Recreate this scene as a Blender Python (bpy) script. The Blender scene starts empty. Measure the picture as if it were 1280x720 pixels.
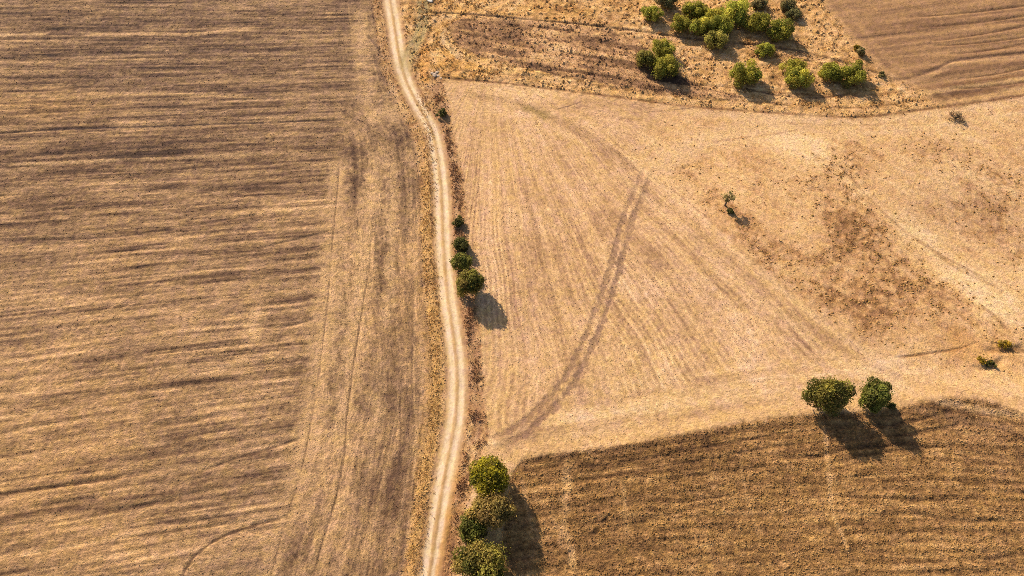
import bpy, math, random
import numpy as np
from mathutils import Vector

C = bpy.context.scene.collection
scene = bpy.context.scene

# ------------------------------------------------------------------ camera
CAM_H = 107.0
PITCH = math.radians(63.0)      # below the horizon
F_PX = 870.0                    # focal length for a frame 1280 wide
cd = bpy.data.cameras.new("camera")
cam = bpy.data.objects.new("camera", cd)
C.objects.link(cam)
cam.location = (0, 0, CAM_H)
cam.rotation_euler = (math.pi / 2 - PITCH, 0, 0)
cd.sensor_width = 36.0
cd.lens = 36.0 * F_PX / 1280.0
cd.clip_end = 8000
scene.camera = cam

# ------------------------------------------------------------------ light
SUN_EL = math.radians(29.0)
SUN_AZ = math.radians(36.0)     # the sun stands this far west of north (+Y)
sun_dir = Vector((-math.sin(SUN_AZ) * math.cos(SUN_EL), math.cos(SUN_AZ) * math.cos(SUN_EL), math.sin(SUN_EL)))
w = bpy.data.worlds.new("World"); scene.world = w; w.use_nodes = True
nt = w.node_tree
bg = nt.nodes["Background"]
sky = nt.nodes.new("ShaderNodeTexSky"); sky.sky_type = 'NISHITA'; sky.sun_disc = False
sky.sun_elevation = SUN_EL; sky.sun_rotation = -SUN_AZ
sky.dust_density = 2.0
nt.links.new(sky.outputs[0], bg.inputs[0]); bg.inputs[1].default_value = 0.085
sl = bpy.data.lights.new("sun", 'SUN'); sl.energy = 4.6; sl.angle = math.radians(0.6); sl.color = (1.0, 0.87, 0.68)
so = bpy.data.objects.new("sun", sl); C.objects.link(so)
so.rotation_euler = sun_dir.to_track_quat('Z', 'Y').to_euler(); so.location = (-60, 120, 90)
vs = scene.view_settings
vs.view_transform = 'Standard'; vs.look = 'None'; vs.gamma = 1; vs.exposure = 0.8; vs.use_curve_mapping = False
scene.cycles.max_bounces = 5
scene.cycles.use_denoising = False
scene.cycles.pixel_filter_type = 'BLACKMAN_HARRIS'; scene.cycles.filter_width = 0.85
scene.cycles.diffuse_bounces = 3

# what one unit of base colour shows as on level ground under this light
GAIN = np.array([1.44, 1.39, 1.31])

# ------------------------------------------------------------------ helpers
FW = Vector((0, math.cos(PITCH), -math.sin(PITCH))); UPV = Vector((0, math.sin(PITCH), math.cos(PITCH)))

def at(px, py, z=0.0):
    """ground position (metres) of a survey mark read off the aerial photograph"""
    r = FW + Vector((1, 0, 0)) * ((px - 640) / F_PX) + UPV * ((360 - py) / F_PX)
    t = (CAM_H - z) / -r.z
    return (r.x * t, r.y * t)

def lin(c):
    c = np.asarray(c, float) / 255.0
    return np.where(c <= 0.04045, c / 12.92, ((c + 0.055) / 1.055) ** 2.4)

def alb(r, g, b):
    return lin((r, g, b)) / GAIN

rs = np.random.RandomState(7)
TAB = rs.rand(512, 512).astype(np.float32) * 2 - 1

def vn(x, y, seed=0):
    """smooth value noise in -1..1"""
    x = x + seed * 37.17; y = y + seed * 91.73
    xi = np.floor(x).astype(np.int64); yi = np.floor(y).astype(np.int64)
    fx = (x - xi).astype(np.float32); fy = (y - yi).astype(np.float32)
    fx = fx * fx * fx * (fx * (fx * 6 - 15) + 10); fy = fy * fy * fy * (fy * (fy * 6 - 15) + 10)
    x0 = xi & 511; x1 = (xi + 1) & 511; y0 = yi & 511; y1 = (yi + 1) & 511
    a = TAB[y0, x0]; b = TAB[y0, x1]; c = TAB[y1, x0]; d = TAB[y1, x1]
    return (a + (b - a) * fx) * (1 - fy) + (c + (d - c) * fx) * fy

def fbm(x, y, seed=0, n=3, g=0.5):
    s = 0; a = 1; t = 0
    for i in range(n):
        s = s + a * vn(x * 2 ** i, y * 2 ** i, seed + i * 3); t += a; a *= g
    return s / t * 1.5

def ss(e0, e1, x):
    t = np.clip((x - e0) / (e1 - e0), 0, 1)
    return t * t * (3 - 2 * t)

def smooth_poly(pts, k=5):
    """Catmull-Rom through the points"""
    p = np.array(pts, float)
    p = np.vstack([2 * p[0] - p[1], p, 2 * p[-1] - p[-2]])
    out = []
    for i in range(1, len(p) - 2):
        for j in range(k):
            t = j / k
            out.append(0.5 * ((2 * p[i]) + (-p[i - 1] + p[i + 1]) * t + (2 * p[i - 1] - 5 * p[i] + 4 * p[i + 1] - p[i + 2]) * t * t
                              + (-p[i - 1] + 3 * p[i] - 3 * p[i + 1] + p[i + 2]) * t ** 3))
    out.append(p[-2])
    return np.array(out)

def line(*pts):
    return smooth_poly([at(*q) for q in pts])

# ------------------------------------------------------------------ the ground grid
D = 0.17
X0, X1, Y0, Y1 = -123.0, 123.0, 2.0, 152.0
def axis(a, b, d):
    core = np.arange(a, b + d / 2, d)
    steps = np.array([1, 3, 7, 14, 25, 45, 80, 140, 240, 420, 700, 1200, 2000, 3200], float)
    return np.concatenate([a - steps[::-1], core, core[-1] + steps])
xs = axis(X0, X1, D); ys = axis(Y0, Y1, D)
NX, NY = len(xs), len(ys)
GX, GY = np.meshgrid(xs, ys)
X = GX.ravel(); Y = GY.ravel()
N = len(X)

def pdist(poly, rmax):
    """indices near the polyline, distance to it, distance along it, signed side"""
    lo = poly.min(0) - rmax; hi = poly.max(0) + rmax
    idx = np.nonzero((X > lo[0]) & (X < hi[0]) & (Y > lo[1]) & (Y < hi[1]))[0]
    x = X[idx]; y = Y[idx]
    best = np.full(len(idx), 1e9); along = np.zeros(len(idx)); side = np.zeros(len(idx))
    s0 = 0.0
    for i in range(len(poly) - 1):
        a = poly[i]; b = poly[i + 1]; e = b - a; L = math.hypot(*e)
        if L < 1e-6: continue
        e = e / L
        m = (x > min(a[0], b[0]) - rmax) & (x < max(a[0], b[0]) + rmax) & (y > min(a[1], b[1]) - rmax) & (y < max(a[1], b[1]) + rmax)
        k = np.nonzero(m)[0]
        dx = x[k] - a[0]; dy = y[k] - a[1]
        t = np.clip(dx * e[0] + dy * e[1], 0, L)
        d = np.hypot(dx - t * e[0], dy - t * e[1])
        sd = e[0] * dy - e[1] * dx
        q = d < best[k]; kk = k[q]
        best[kk] = d[q]; along[kk] = s0 + t[q]; side[kk] = sd[q]
        s0 += L
    m = best < rmax
    return idx[m], best[m], along[m], side[m]

def inside(poly):
    p = np.array(poly); lo = p.min(0); hi = p.max(0)
    res = np.zeros(N, bool)
    idx = np.nonzero((X > lo[0]) & (X < hi[0]) & (Y > lo[1]) & (Y < hi[1]))[0]
    x = X[idx] ; y = Y[idx]; r = np.zeros(len(idx), bool)
    j = len(p) - 1
    for i in range(len(p)):
        xi, yi = p[i]; xj, yj = p[j]
        if yi != yj:
            r ^= ((yi > y) != (yj > y)) & (x < (xj - xi) * (y - yi) / (yj - yi) + xi)
        j = i
    res[idx] = r
    return res

WX = X + 0.5 * vn(X / 3, Y / 3, 61) + 0.22 * vn(X / 0.8, Y / 0.8, 62)
WY = Y + 0.5 * vn(X / 3, Y / 3, 63) + 0.22 * vn(X / 0.8, Y / 0.8, 64)
def gauss(px, py, rx, ry=None, amp=1.0):
    """soft patch: centre and radii read in photo pixels, laid out in metres"""
    cx, cy = at(px, py)
    ax = abs(at(px + rx, py)[0] - cx); ay = abs(at(px, py - (ry or rx))[1] - cy)
    return amp * np.exp(-((WX - cx) / ax) ** 2 - ((WY - cy) / ay) ** 2)

def ramp(t, stops):
    ps = [s[0] for s in stops]; cs = np.array([s[1] for s in stops])
    return np.stack([np.interp(t, ps, cs[:, i]) for i in range(3)], 1)

# ------------------------------------------------------------------ lines of the place
TRACK = line((478, -90), (482, -45), (487.5, 0), (493, 33), (498.5, 67), (507.5, 100), (524, 133), (534, 150), (541, 167), (547.5, 200), (551.5, 240),
             (553, 280), (555, 320), (559.7, 373), (565, 407), (570, 445), (571.5, 480), (570, 515), (565, 547), (558.5, 580), (552.5, 613), (546.8, 647), (542, 680), (536, 720), (528, 770))
o = np.argsort(TRACK[:, 1]); TX = np.interp(Y, TRACK[o, 1], TRACK[o, 0])
slope = np.gradient(np.interp(ys, TRACK[o, 1], TRACK[o, 0]), ys)
TC = np.cos(np.arctan(np.repeat(slope, NX)))
DT = (X - TX) * TC                                     # signed metres from the track's centre line
BANK = line((548, 95), (560, 96), (640, 103), (740, 116), (840, 129), (940, 138), (1040, 146), (1090, 146), (1150, 138), (1200, 131), (1280, 118), (1360, 104))
PATHB = line((518, 14.5), (540, 15), (600, 18), (660, 23), (740, 30), (790, 36), (833, 42), (900, 52), (960, 58), (1019, 69), (1051, 78), (1090, 90), (1120, 100), (1150, 94), (1173, 85), (1193, 76), (1235, 70), (1280, 65), (1350, 56))
PLOUGH_TOP = line((640, 596), (650, 577), (680, 569), (713, 565), (773, 557), (853, 543), (960, 524), (1020, 518), (1120, 510), (1160, 501), (1200, 497), (1240, 502), (1280, 517), (1340, 530))
def ext(p, extra):
    return np.vstack([p] + [np.array(e, float)[None] for e in extra])

bx, by = BANK[-1]
hill_poly = ext(BANK[::1], [(400, by + 60), (400, 900), (-60, 900), (TRACK[0][0] + 2.2, 900), (TRACK[0][0] + 2.2, TRACK[0][1])])
hill_poly = np.vstack([hill_poly, TRACK[:int(5.2 * 5)] + np.array([2.2, 0])])
TOPR = line((1016, -30), (1030, 0), (1045, 22), (1060, 42), (1075, 60), (1090, 76), (1105, 90), (1125, 102), (1150, 114), (1170, 128), (1185, 134))
topr_poly = np.vstack([np.array([[TOPR[0][0] - 10, 900]]), TOPR, BANK[np.array([q[0] > TOPR[-1][0] for q in BANK])], [[400, by + 60], [400, 900]]])
plough2_poly = np.vstack([PLOUGH_TOP, [[400, PLOUGH_TOP[-1][1] - 30], [400, -400], [-1.5, -400]], [at(620, 740)], [at(626, 690)], [at(631, 640)], [at(636, 610)]])
DIAG = line((790, 190), (815, 212), (850, 240), (880, 265), (920, 303), (960, 338), (1010, 378), (1060, 415), (1120, 442), (1180, 462), (1240, 474), (1300, 480))
grass_poly = np.vstack([DIAG, [[400, DIAG[-1][1]], [400, by]], BANK[::-1][:int(len(BANK) * 0.66)]])
strip_poly = np.array([at(*q) for q in ((559, 30), (575, 23), (600, 21), (680, 26), (760, 35), (800, 50), (835, 85), (880, 108), (940, 122), (900, 124), (840, 117), (760, 105), (690, 92), (640, 80), (600, 70), (575, 58), (563, 45))])

R_GROUND, R_LEFT, R_TRACK, R_STUBBLE, R_GRASS, R_PL2, R_HILL, R_TOPR = range(8)
reg = np.full(N, R_GROUND, np.int8)
reg[DT < -4.2] = R_LEFT
right = DT > 2.2
reg[right] = R_STUBBLE
DITCH = line((541, 75), (546, 110), (552, 140), (560, 180), (569, 220), (573, 270), (578, 330), (585, 380), (590, 420), (593, 480), (596, 520), (597, 552), (588, 575), (577, 610), (570, 645), (563, 680), (555, 720), (546, 770))
o = np.argsort(DITCH[:, 1]); DD = (X - np.interp(Y, DITCH[o, 1], DITCH[o, 0])) * TC
in_grass = inside(grass_poly); in_pl2 = inside(plough2_poly); in_hill = inside(hill_poly); in_topr = inside(topr_poly); in_strip = inside(strip_poly)
reg[in_grass] = R_GRASS
reg[right & (DD < 1.5) & (Y < DITCH[0][1] + 2)] = R_GROUND
reg[in_hill & right] = R_HILL
reg[in_topr] = R_TOPR
reg[in_pl2] = R_PL2
reg[np.abs(DT) < 1.75] = R_TRACK

def soft(mask, r=2, wide=False):
    """a small blur across the grid so that neighbouring grounds blend over a metre or so"""
    g = mask.reshape(NY, NX).astype(np.float32)
    for _ in range(2):
        for ax in (0, 1):
            c = np.cumsum(np.concatenate([np.repeat(np.take(g, [0], ax), r + 1, ax), g, np.repeat(np.take(g, [-1], ax), r, ax)], ax), ax)
            n = g.shape[ax]
            g = (np.take(c, range(2 * r + 1, n + 2 * r + 1), ax) - np.take(c, range(0, n), ax)) / (2 * r + 1)
    m = g.ravel()
    edge = (m > 0.01) & (m < 0.99)
    m = m.copy()
    if wide:
        m[edge] = ss(0.0, 1.0, m[edge] + 0.35 * vn(X[edge] / 1.6, Y[edge] / 1.6, 5) * m[edge] * (1 - m[edge]) * 4)
        return m
    m[edge] = ss(0.25, 0.75, m[edge] + 0.28 * vn(X[edge] / 0.45, Y[edge] / 0.45, 5))
    return m

# noises reused below
XR = X * 0.83 + Y * 0.557; YR = Y * 0.83 - X * 0.557
XQ = X * 0.53 - Y * 0.848; YQ = Y * 0.53 + X * 0.848
n_clod = 0.75 * vn(XR / 0.36, YR / 0.36, 1) + 0.4 * vn(XQ / 0.5, YQ / 0.5, 101)
n_clod2 = 0.75 * vn(XQ / 0.72, YQ / 0.66, 2) + 0.4 * vn(XR / 1.1, YR / 1.1, 102)
n_fine = rs.rand(N).astype(np.float32) * 2 - 1
n_m = fbm(X / 7, Y / 7, 3, 3)
n_l = fbm(X / 26, Y / 26, 4, 3)

col = np.zeros((N, 3)); hgt = np.zeros(N); U = np.zeros(N); V = np.zeros(N)
# broad swells of the land
base_h = 0.5 * vn(X / 45, Y / 45, 8) + 0.15 * vn(X / 14, Y / 14, 9)

# ---- big harvested and scratched field west of the track
kk = np.clip(0.19 - 0.0014 * Y, 0.02, 0.2)
uL = Y - kk * (X + 60) + 0.45 * vn(X / 60, Y / 18, 11) + 0.05 * vn(X / 12, Y / 5, 12)
vL = X
headline = line((428, 150), (424, 200), (421, 240), (415, 310), (410, 373), (402, 440), (395, 487), (380, 573), (360, 640), (348, 683), (335, 730), (325, 770))
o = np.argsort(headline[:, 1]); HX = np.interp(Y, headline[o, 1], headline[o, 0])
mh = ss(-3.0, 2.0, X - HX + 3.2 * vn(X / 6, Y / 2.2, 13) + 1.5 * vn(X / 3, Y / 0.8, 14))  # 1 on the headland
mh = mh * (1 - 0.75 * ss(88, 104, Y + 3 * vn(X / 6, Y / 6, 15)))
uH = DT + 0.35 * vn(X / 5, Y / 14, 16); vH = Y
def rows(u, v, seed, s=1.0):
    return (0.12 + 0.15 * vn(u / 3.4 / s, v / 50, seed) + 0.18 * vn(u / 1.25 / s, v / 30, seed + 1) + 0.42 * vn(u / 0.6 / s, v / 12, seed + 2)
            + 0.30 * vn(u / 0.34 / s, v / 2.5, seed + 3) + 0.75 * (0.30 - np.abs(vn(u / 0.62, v / 16, seed + 5))) - 0.55 * np.clip(0.11 - np.abs(vn(u / 1.3, v / 40, seed + 6)), 0, 1) / 0.11)
tL = 1.0 * rows(uL, vL, 20) + 0.22 * n_clod2 + 0.22 * n_clod + 0.13 * n_m
tH = 0.05 + 0.20 * vn(uH / 2.6, vH / 40, 30) + 0.24 * vn(uH / 0.9, vH / 18, 31) + 0.26 * vn(uH / 0.42, vH / 5, 32) + 0.30 * n_clod2 + 0.30 * n_clod + 0.42 * n_m + 0.02
tone = -0.04 + (gauss(180, 60, 320, 90, -0.42) + gauss(60, 135, 110, 16, 0.28) + gauss(230, 185, 260, 30, -0.20) + gauss(60, 250, 300, 50, -0.12) + gauss(500, 130, 50, 90, -0.08)
        + gauss(60, 520, 220, 70, 0.28) + gauss(90, 690, 160, 60, 0.25) + gauss(230, 610, 90, 24, -0.22) + gauss(180, 400, 150, 30, 0.12) + gauss(370, 255, 50, 12, 0.5)
        + gauss(455, 70, 14, 60, 0.35) + gauss(410, 430, 16, 120, 0.55) + gauss(452, 330, 10, 60, 0.5) + gauss(436, 430, 9, 60, 0.35) + gauss(465, 230, 12, 40, 0.35)
        + gauss(370, 650, 60, 50, 0.25) + gauss(505, 340, 14, 90, 0.12) + gauss(318, 400, 9, 20, 0.6) + gauss(240, 395, 26, 10, 0.4) + gauss(205, 365, 18, 8, 0.35)
        + gauss(350, 180, 60, 20, -0.10) + gauss(330, 480, 60, 60, 0.08) + gauss(455, 480, 50, 120, -0.05) + gauss(500, 50, 40, 60, -0.15))
tL = tL + tone + 0.02; tH = tH + tone
t = tL * (1 - mh) + tH * mh
brown = [(-1.25, alb(78, 58, 47)), (-0.6, alb(120, 90, 67)), (0.0, alb(160, 125, 90)), (0.55, alb(194, 152, 108)), (1.3, alb(230, 184, 134))]
cl = ramp(t, brown)
warmth = np.clip(gauss(60, 620, 260, 160, 0.6) + gauss(60, 130, 120, 22, 0.7) + 0.35 * n_l, 0, 1)[:, None]
cl = cl * (1 + warmth * np.array([0.05, 0.0, -0.17]))
cool = np.clip(gauss(250, 40, 330, 130, 0.8) + 0.25 * vn(X / 5, Y / 2, 17), 0, 1)[:, None]
cl = cl * (1 + cool * np.array([-0.03, -0.01, 0.05]))
hL = 0.045 * vn(uL / 0.55, vL / 9, 40) + 0.015 * vn(uL / 1.3, vL / 30, 41) + 0.035 * n_clod2 + 0.03 * n_clod
hH = 0.03 * vn(uH / 0.5, vH / 6, 42) + 0.03 * n_clod2 + 0.035 * n_clod

def blend(mask, c, h=None):
    m = mask[:, None]
    col[:] = col * (1 - m) + c * m
    if h is not None: hgt[:] = hgt * (1 - mask) + h * mask

# ---- verges (the open ground between the track and its neighbours)
tv = 0.5 * n_m + 0.5 * n_clod2 + 0.4 * n_clod + 0.35 * vn(DT / 0.4, Y / 5, 33)
verge = ramp(tv, [(-1.2, alb(120, 82, 55)), (-0.5, alb(168, 123, 80)), (0.0, alb(202, 156, 106)), (0.9, alb(226, 182, 130))])
col[:] = verge
m = (reg == R_GROUND) | (reg == R_TRACK)
col[m] = verge[m]; hgt[m] = np.where(np.abs(DT) < 1.7, 0.006 * n_clod, 0.05 * n_clod2 + 0.03 * n_clod)[m]; U[m] = DT[m]; V[m] = Y[m]

m = reg == R_LEFT
blend(soft(m, 3), cl, hL * (1 - mh) + hH * mh)
U[m] = (uL * (1 - mh) + uH * mh)[m]; V[m] = (vL * (1 - mh) + vH * mh)[m]

# ---- stubble field: drill rows fanning out from its north-west corner
fx, fy = at(612, 50)
ang = np.arctan2(X - fx, -(Y - fy)); rad = np.hypot(X - fx, Y - fy)
aw = ang + 0.016 * vn(X / 12, Y / 12, 50)
# near its south edge rows follow the edge
o = np.argsort(PLOUGH_TOP[:, 0]); PTY = np.interp(X, PLOUGH_TOP[o, 0], PLOUGH_TOP[o, 1])
dS = Y - PTY
mS = 1 - ss(4.5, 9.5, dS + 1.3 * vn(X / 5, Y / 5, 51) - 0.055 * np.clip(X - 5, 0, 60) - 0)
o = np.argsort(BANK[:, 0]); BY = np.interp(X, BANK[o, 0], BANK[o, 1])
dN = BY - Y
mN = 1 - ss(5, 12, dN + 1.5 * vn(X / 5, Y / 5, 52) - 0.0 * X)
uF = aw * 62; vF = rad
uFw = uF
strk = 0.16 * vn(uFw / 2.9, vF / 40, 53) + 0.22 * vn(uFw / 1.1, vF / 26, 54) + 0.26 * vn(uFw / 0.42, vF / 9, 55) + 0.75 * (0.33 - np.abs(vn(uFw / 0.8, vF / 60, 155)))
strS = 0.5 * vn(dS / 2.2, X / 50, 56) + 0.45 * vn(dS / 0.8, X / 22, 57) + 0.25 * vn(dS / 0.35, X / 7, 58)
strN = 0.3 * vn(dN / 1.6, X / 30, 59) + 0.2 * vn(dN / 0.6, X / 9, 60)
st = strk * (1 - mS) * (1 - mN) + strS * mS + strN * mN * (1 - mS)
drill = np.sin(2 * math.pi * uFw / 0.95) * np.clip(0.5 + vn(uFw / 4, vF / 12, 156), 0, 1) * (1 - mS) * (1 - mN)
tS = 0.12 + 0.30 * drill + 0.80 * st + 0.34 * n_m + 0.32 * n_clod + 0.30 * n_clod2 + 0.0
tS = tS + gauss(700, 300, 110, 130, -0.18) + gauss(620, 380, 20, 160, 0.05) + gauss(720, 110, 120, 14, 0.3) + gauss(650, 200, 60, 60, 0.1) + gauss(900, 470, 200, 40, 0.1) + mS * 0.15 + gauss(1120, 470, 90, 20, 0.3)
straw = [(-1.3, alb(142, 104, 78)), (-0.55, alb(184, 142, 106)), (0.0, alb(213, 169, 122)), (0.6, alb(230, 186, 135)), (1.4, alb(245, 206, 156))]
cs = ramp(tS, straw)
pink = np.clip(0.5 + 0.5 * vn(uF / 1.5, vF / 25, 65) + 0.35 * n_m + 0.25 * n_clod2, 0, 1)[:, None]
cs = cs * (1 + pink * np.array([0.0, -0.015, 0.05]) + (1 - pink) * np.array([0.01, 0.01, -0.10]))
m = reg == R_STUBBLE
mm = soft(m | (reg == R_GRASS), 3)
blend(mm, cs, 0.028 * vn(uF / 0.42, vF / 9, 66) * (1 - mS) + 0.018 * n_clod2 + 0.018 * n_clod)
U[m] = np.where(mS > 0.5, dS, np.where(mN > 0.6, dN, uF))[m]; V[m] = np.where((mS > 0.5) | (mN > 0.6), X, vF)[m]

# ---- rough dry grassland to the east
gd = (X * 0.62 + Y * 0.78)          # across the slope grain
gl = (X * 0.78 - Y * 0.62)
grain = 0.5 * vn(gd / 2.2, gl / 16, 70) + 0.4 * vn(gd / 0.9, gl / 6, 71) + 0.3 * vn(gd / 0.4, gl / 2.2, 72)
def belt(pts, w_, amp=1.0):
    w_ *= 1.3; amp *= 0.9
    idx, d, al, sd = pdist(line(*pts), w_ * 2.6)
    out = np.zeros(N); dd = d + 0.35 * w_ * vn(X[idx] / 4, Y[idx] / 4, 75) + 0.25 * w_ * vn(X[idx] / 1.6, Y[idx] / 1.6, 76)
    L = al.max(); out[idx] = amp * np.exp(-np.clip(dd, 0, None) ** 2 / (w_ * w_)) * ss(0, 4, al) * ss(0, 4, L - al)
    return out
TUFT = (belt(((1030, 175), (1060, 215), (1068, 262), (1100, 300), (1140, 345), (1165, 400)), 4.2, 1.0) + belt(((985, 215), (1020, 250), (1060, 290), (1100, 330)), 5.0, 0.75)
        + belt(((865, 238), (910, 272), (960, 318), (1010, 352), (1070, 385), (1130, 405)), 3.2, 0.95) + belt(((1010, 300), (1050, 350), (1120, 370), (1180, 385), (1225, 420)), 4.0, 0.7)
        + belt(((1120, 168), (1180, 190), (1240, 222), (1300, 250)), 3.4, 0.75) + belt(((1180, 240), (1230, 262), (1270, 300), (1300, 330)), 5.5, 0.65)
        + gauss(860, 213, 22, 14, 0.8) + gauss(915, 195, 30, 10, 0.3) + gauss(955, 230, 60, 18, 0.4) + gauss(1245, 415, 40, 14, 0.5))
PALE = belt(((960, 165), (1030, 200), (1085, 250), (1140, 290), (1200, 340), (1262, 392), (1290, 430)), 2.4, 0.6) + belt(((1150, 190), (1210, 215), (1290, 262)), 1.8, 0.45) + gauss(1080, 240, 26, 14, 0.2) + gauss(1150, 290, 40, 14, 0.5) + gauss(1210, 345, 40, 16, 0.6) + gauss(1250, 385, 36, 24, 0.5) + gauss(1225, 215, 40, 14, 0.3) + gauss(950, 175, 120, 12, 0.45) + gauss(1100, 165, 90, 10, 0.4) + gauss(1230, 480, 70, 12, 0.5)
patchy = vn(XR / 1.5, YR / 1.1, 73) + 0.6 * vn(XQ / 0.7, YQ / 0.5, 74)
tG = 0.14 + 0.42 * grain + 0.30 * n_m + 0.22 * n_clod + 0.26 * n_clod2 - 0.52 * TUFT * (1.0 + 0.55 * patchy) + 1.0 * PALE + 0.26
dry = [(-1.6, alb(98, 68, 42)), (-0.9, alb(142, 100, 64)), (-0.35, alb(184, 136, 90)), (0.1, alb(213, 165, 113)), (0.7, alb(230, 185, 130)), (1.4, alb(242, 202, 150))]
cg = ramp(tG, dry)
purp = np.clip(gauss(1235, 260, 70, 60, 0.8) + gauss(1160, 250, 60, 30, 0.4), 0, 1)[:, None]
cg = cg * (1 + purp * np.array([-0.05, -0.02, 0.08]))
m = reg == R_GRASS
mm = soft(m, 16, True)
blend(mm, cg, 0.04 * n_clod2 * (0.5 + TUFT) + 0.03 * n_clod + 0.02 * grain)
U[m] = gd[m]; V[m] = gl[m]

# ---- ploughed field in the south-east
k2 = 0.14 - 0.0018 * X
u2 = Y - 0.13 * X + 0.0011 * X * X + 0.5 * vn(X / 18, Y / 9, 80) + 0.12 * vn(X / 4, Y / 3, 81)
t2 = 0.10 * vn(u2 / 2.4, X / 40, 82) + 0.10 + 0.34 * vn(u2 / 0.75, X / 13, 83) + 0.42 * vn(u2 / 0.38, X / 3.2, 84) + 0.42 * n_clod + 0.38 * n_clod2 + 0.22 * n_m
furrow = np.sin(2 * math.pi * (u2 + 0.12 * vn(X / 3, u2, 157)) / 1.4) * np.clip(0.45 + 0.9 * vn(u2 / 5, X / 12, 158) + ss(10, 40, X) * 0.3, 0, 1)
t2 = t2 + 0.15 * furrow + gauss(800, 570, 160, 24, -0.25) + gauss(1180, 520, 70, 16, -0.30) + gauss(1140, 640, 200, 60, 0.18) + gauss(900, 690, 160, 40, 0.10) + gauss(1260, 580, 50, 60, -0.10) + gauss(665, 640, 20, 60, 0.15) + gauss(1075, 600, 70, 30, 0.12)
clay = [(-1.5, alb(76, 54, 36)), (-0.7, alb(118, 85, 52)), (0.0, alb(156, 115, 70)), (0.6, alb(184, 139, 86)), (1.4, alb(218, 170, 110))]
c2 = ramp(t2, clay)
pur2 = np.clip(gauss(1245, 550, 60, 60, 0.9) + 0.4 * n_m, 0, 1)[:, None]
c2 = c2 * (1 + pur2 * np.array([-0.02, -0.02, 0.10]))
m = reg == R_PL2
mm = soft(m, 5)
blend(mm, c2, 0.06 * vn(u2 / 0.7, X / 6, 85) + 0.03 * furrow + 0.05 * n_clod + 0.04 * n_clod2 - 0.02)
U[m] = u2[m]; V[m] = X[m]

# ---- scrubby rise in the north
th = 0.35 * vn(X / 3, Y / 2, 90) + 0.45 * n_clod2 + 0.30 * n_clod + 0.35 * n_m + 0.45 * vn(X / 0.9, Y / 0.8, 91) + 0.12
rise = [(-1.5, alb(116, 80, 50)), (-0.75, alb(168, 121, 74)), (-0.1, alb(213, 163, 104)), (0.5, alb(232, 182, 124)), (1.4, alb(246, 206, 152))]
ch = ramp(th, rise)
og = np.clip(gauss(575, 60, 40, 50, 0.9) + gauss(600, 80, 80, 12, 0.6) + gauss(700, 85, 60, 12, 0.5) + gauss(760, 10, 200, 12, 0.5) + 0.4 * vn(X / 4, Y / 3, 92), 0, 1)[:, None]
ch = ch * (1 + og * np.array([0.04, -0.02, -0.24]))
us = dN; ts = 0.85 * vn((Y + 0.22 * X) / 0.8, (X - 0.22 * Y) / 9, 93) + 0.5 * n_clod2 + 0.35 * n_clod + 0.3 * n_m + 0.3 * vn(X / 5, Y / 2.2, 94) + 0.05
tst = ts - 0.14 + gauss(590, 42, 30, 20, -0.55) + gauss(720, 60, 40, 10, 0.4) + gauss(690, 40, 40, 6, 0.3)
cst = ramp(tst, [(-1.4, alb(86, 60, 46)), (-0.6, alb(132, 97, 68)), (0.0, alb(176, 132, 92)), (0.6, alb(214, 164, 112)), (1.4, alb(236, 190, 136))])
m = reg == R_HILL
mm = soft(m, 6, True)
mound = np.maximum(vn(X / 1.3, Y / 1.15, 95), 0) * 0.22
blend(mm, ch, 0.03 + mound + 0.07 * n_clod2 + 0.03 * n_clod)
ms = soft(in_strip & m, 3)
blend(ms, cst, 0.1 + 0.11 * vn((Y + 0.22 * X) / 0.8, (X - 0.22 * Y) / 9, 93) + 0.05 * n_clod2 + 0.03 * n_clod)
U[m] = (Y + 0.28 * X)[m]; V[m] = (X - 0.28 * Y)[m]

# ---- ploughed field in the north-east
u3 = Y - 0.16 * X + 0.3 * vn(X / 20, Y / 10, 100)
o = np.argsort(TOPR[:, 1]); dE = X - np.interp(Y, TOPR[o, 1], TOPR[o, 0])
t3 = 0.35 * vn(u3 / 2.6, X / 40, 101) + 0.35 * vn(u3 / 1.0, X / 26, 102) + 0.34 * vn(u3 / 0.55, X / 12, 103) + 0.2 * n_clod2 + 0.16 * n_clod + 0.2 * n_m
t3 = t3 - 0.30 + gauss(1075, 30, 40, 40, -0.1) + gauss(1240, 20, 80, 50, 0.08)
c3 = ramp(t3, [(-1.2, alb(118, 86, 62)), (-0.5, alb(150, 112, 80)), (0.0, alb(170, 129, 90)), (0.6, alb(188, 145, 100)), (1.4, alb(214, 170, 120))])
m = reg == R_TOPR
mm = soft(m, 6, True)
blend(mm, c3, 0.07 * vn(u3 / 1.0, X / 16, 102) + 0.03 * n_clod2 + 0.02 * n_clod)
U[m] = u3[m]; V[m] = X[m]

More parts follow.
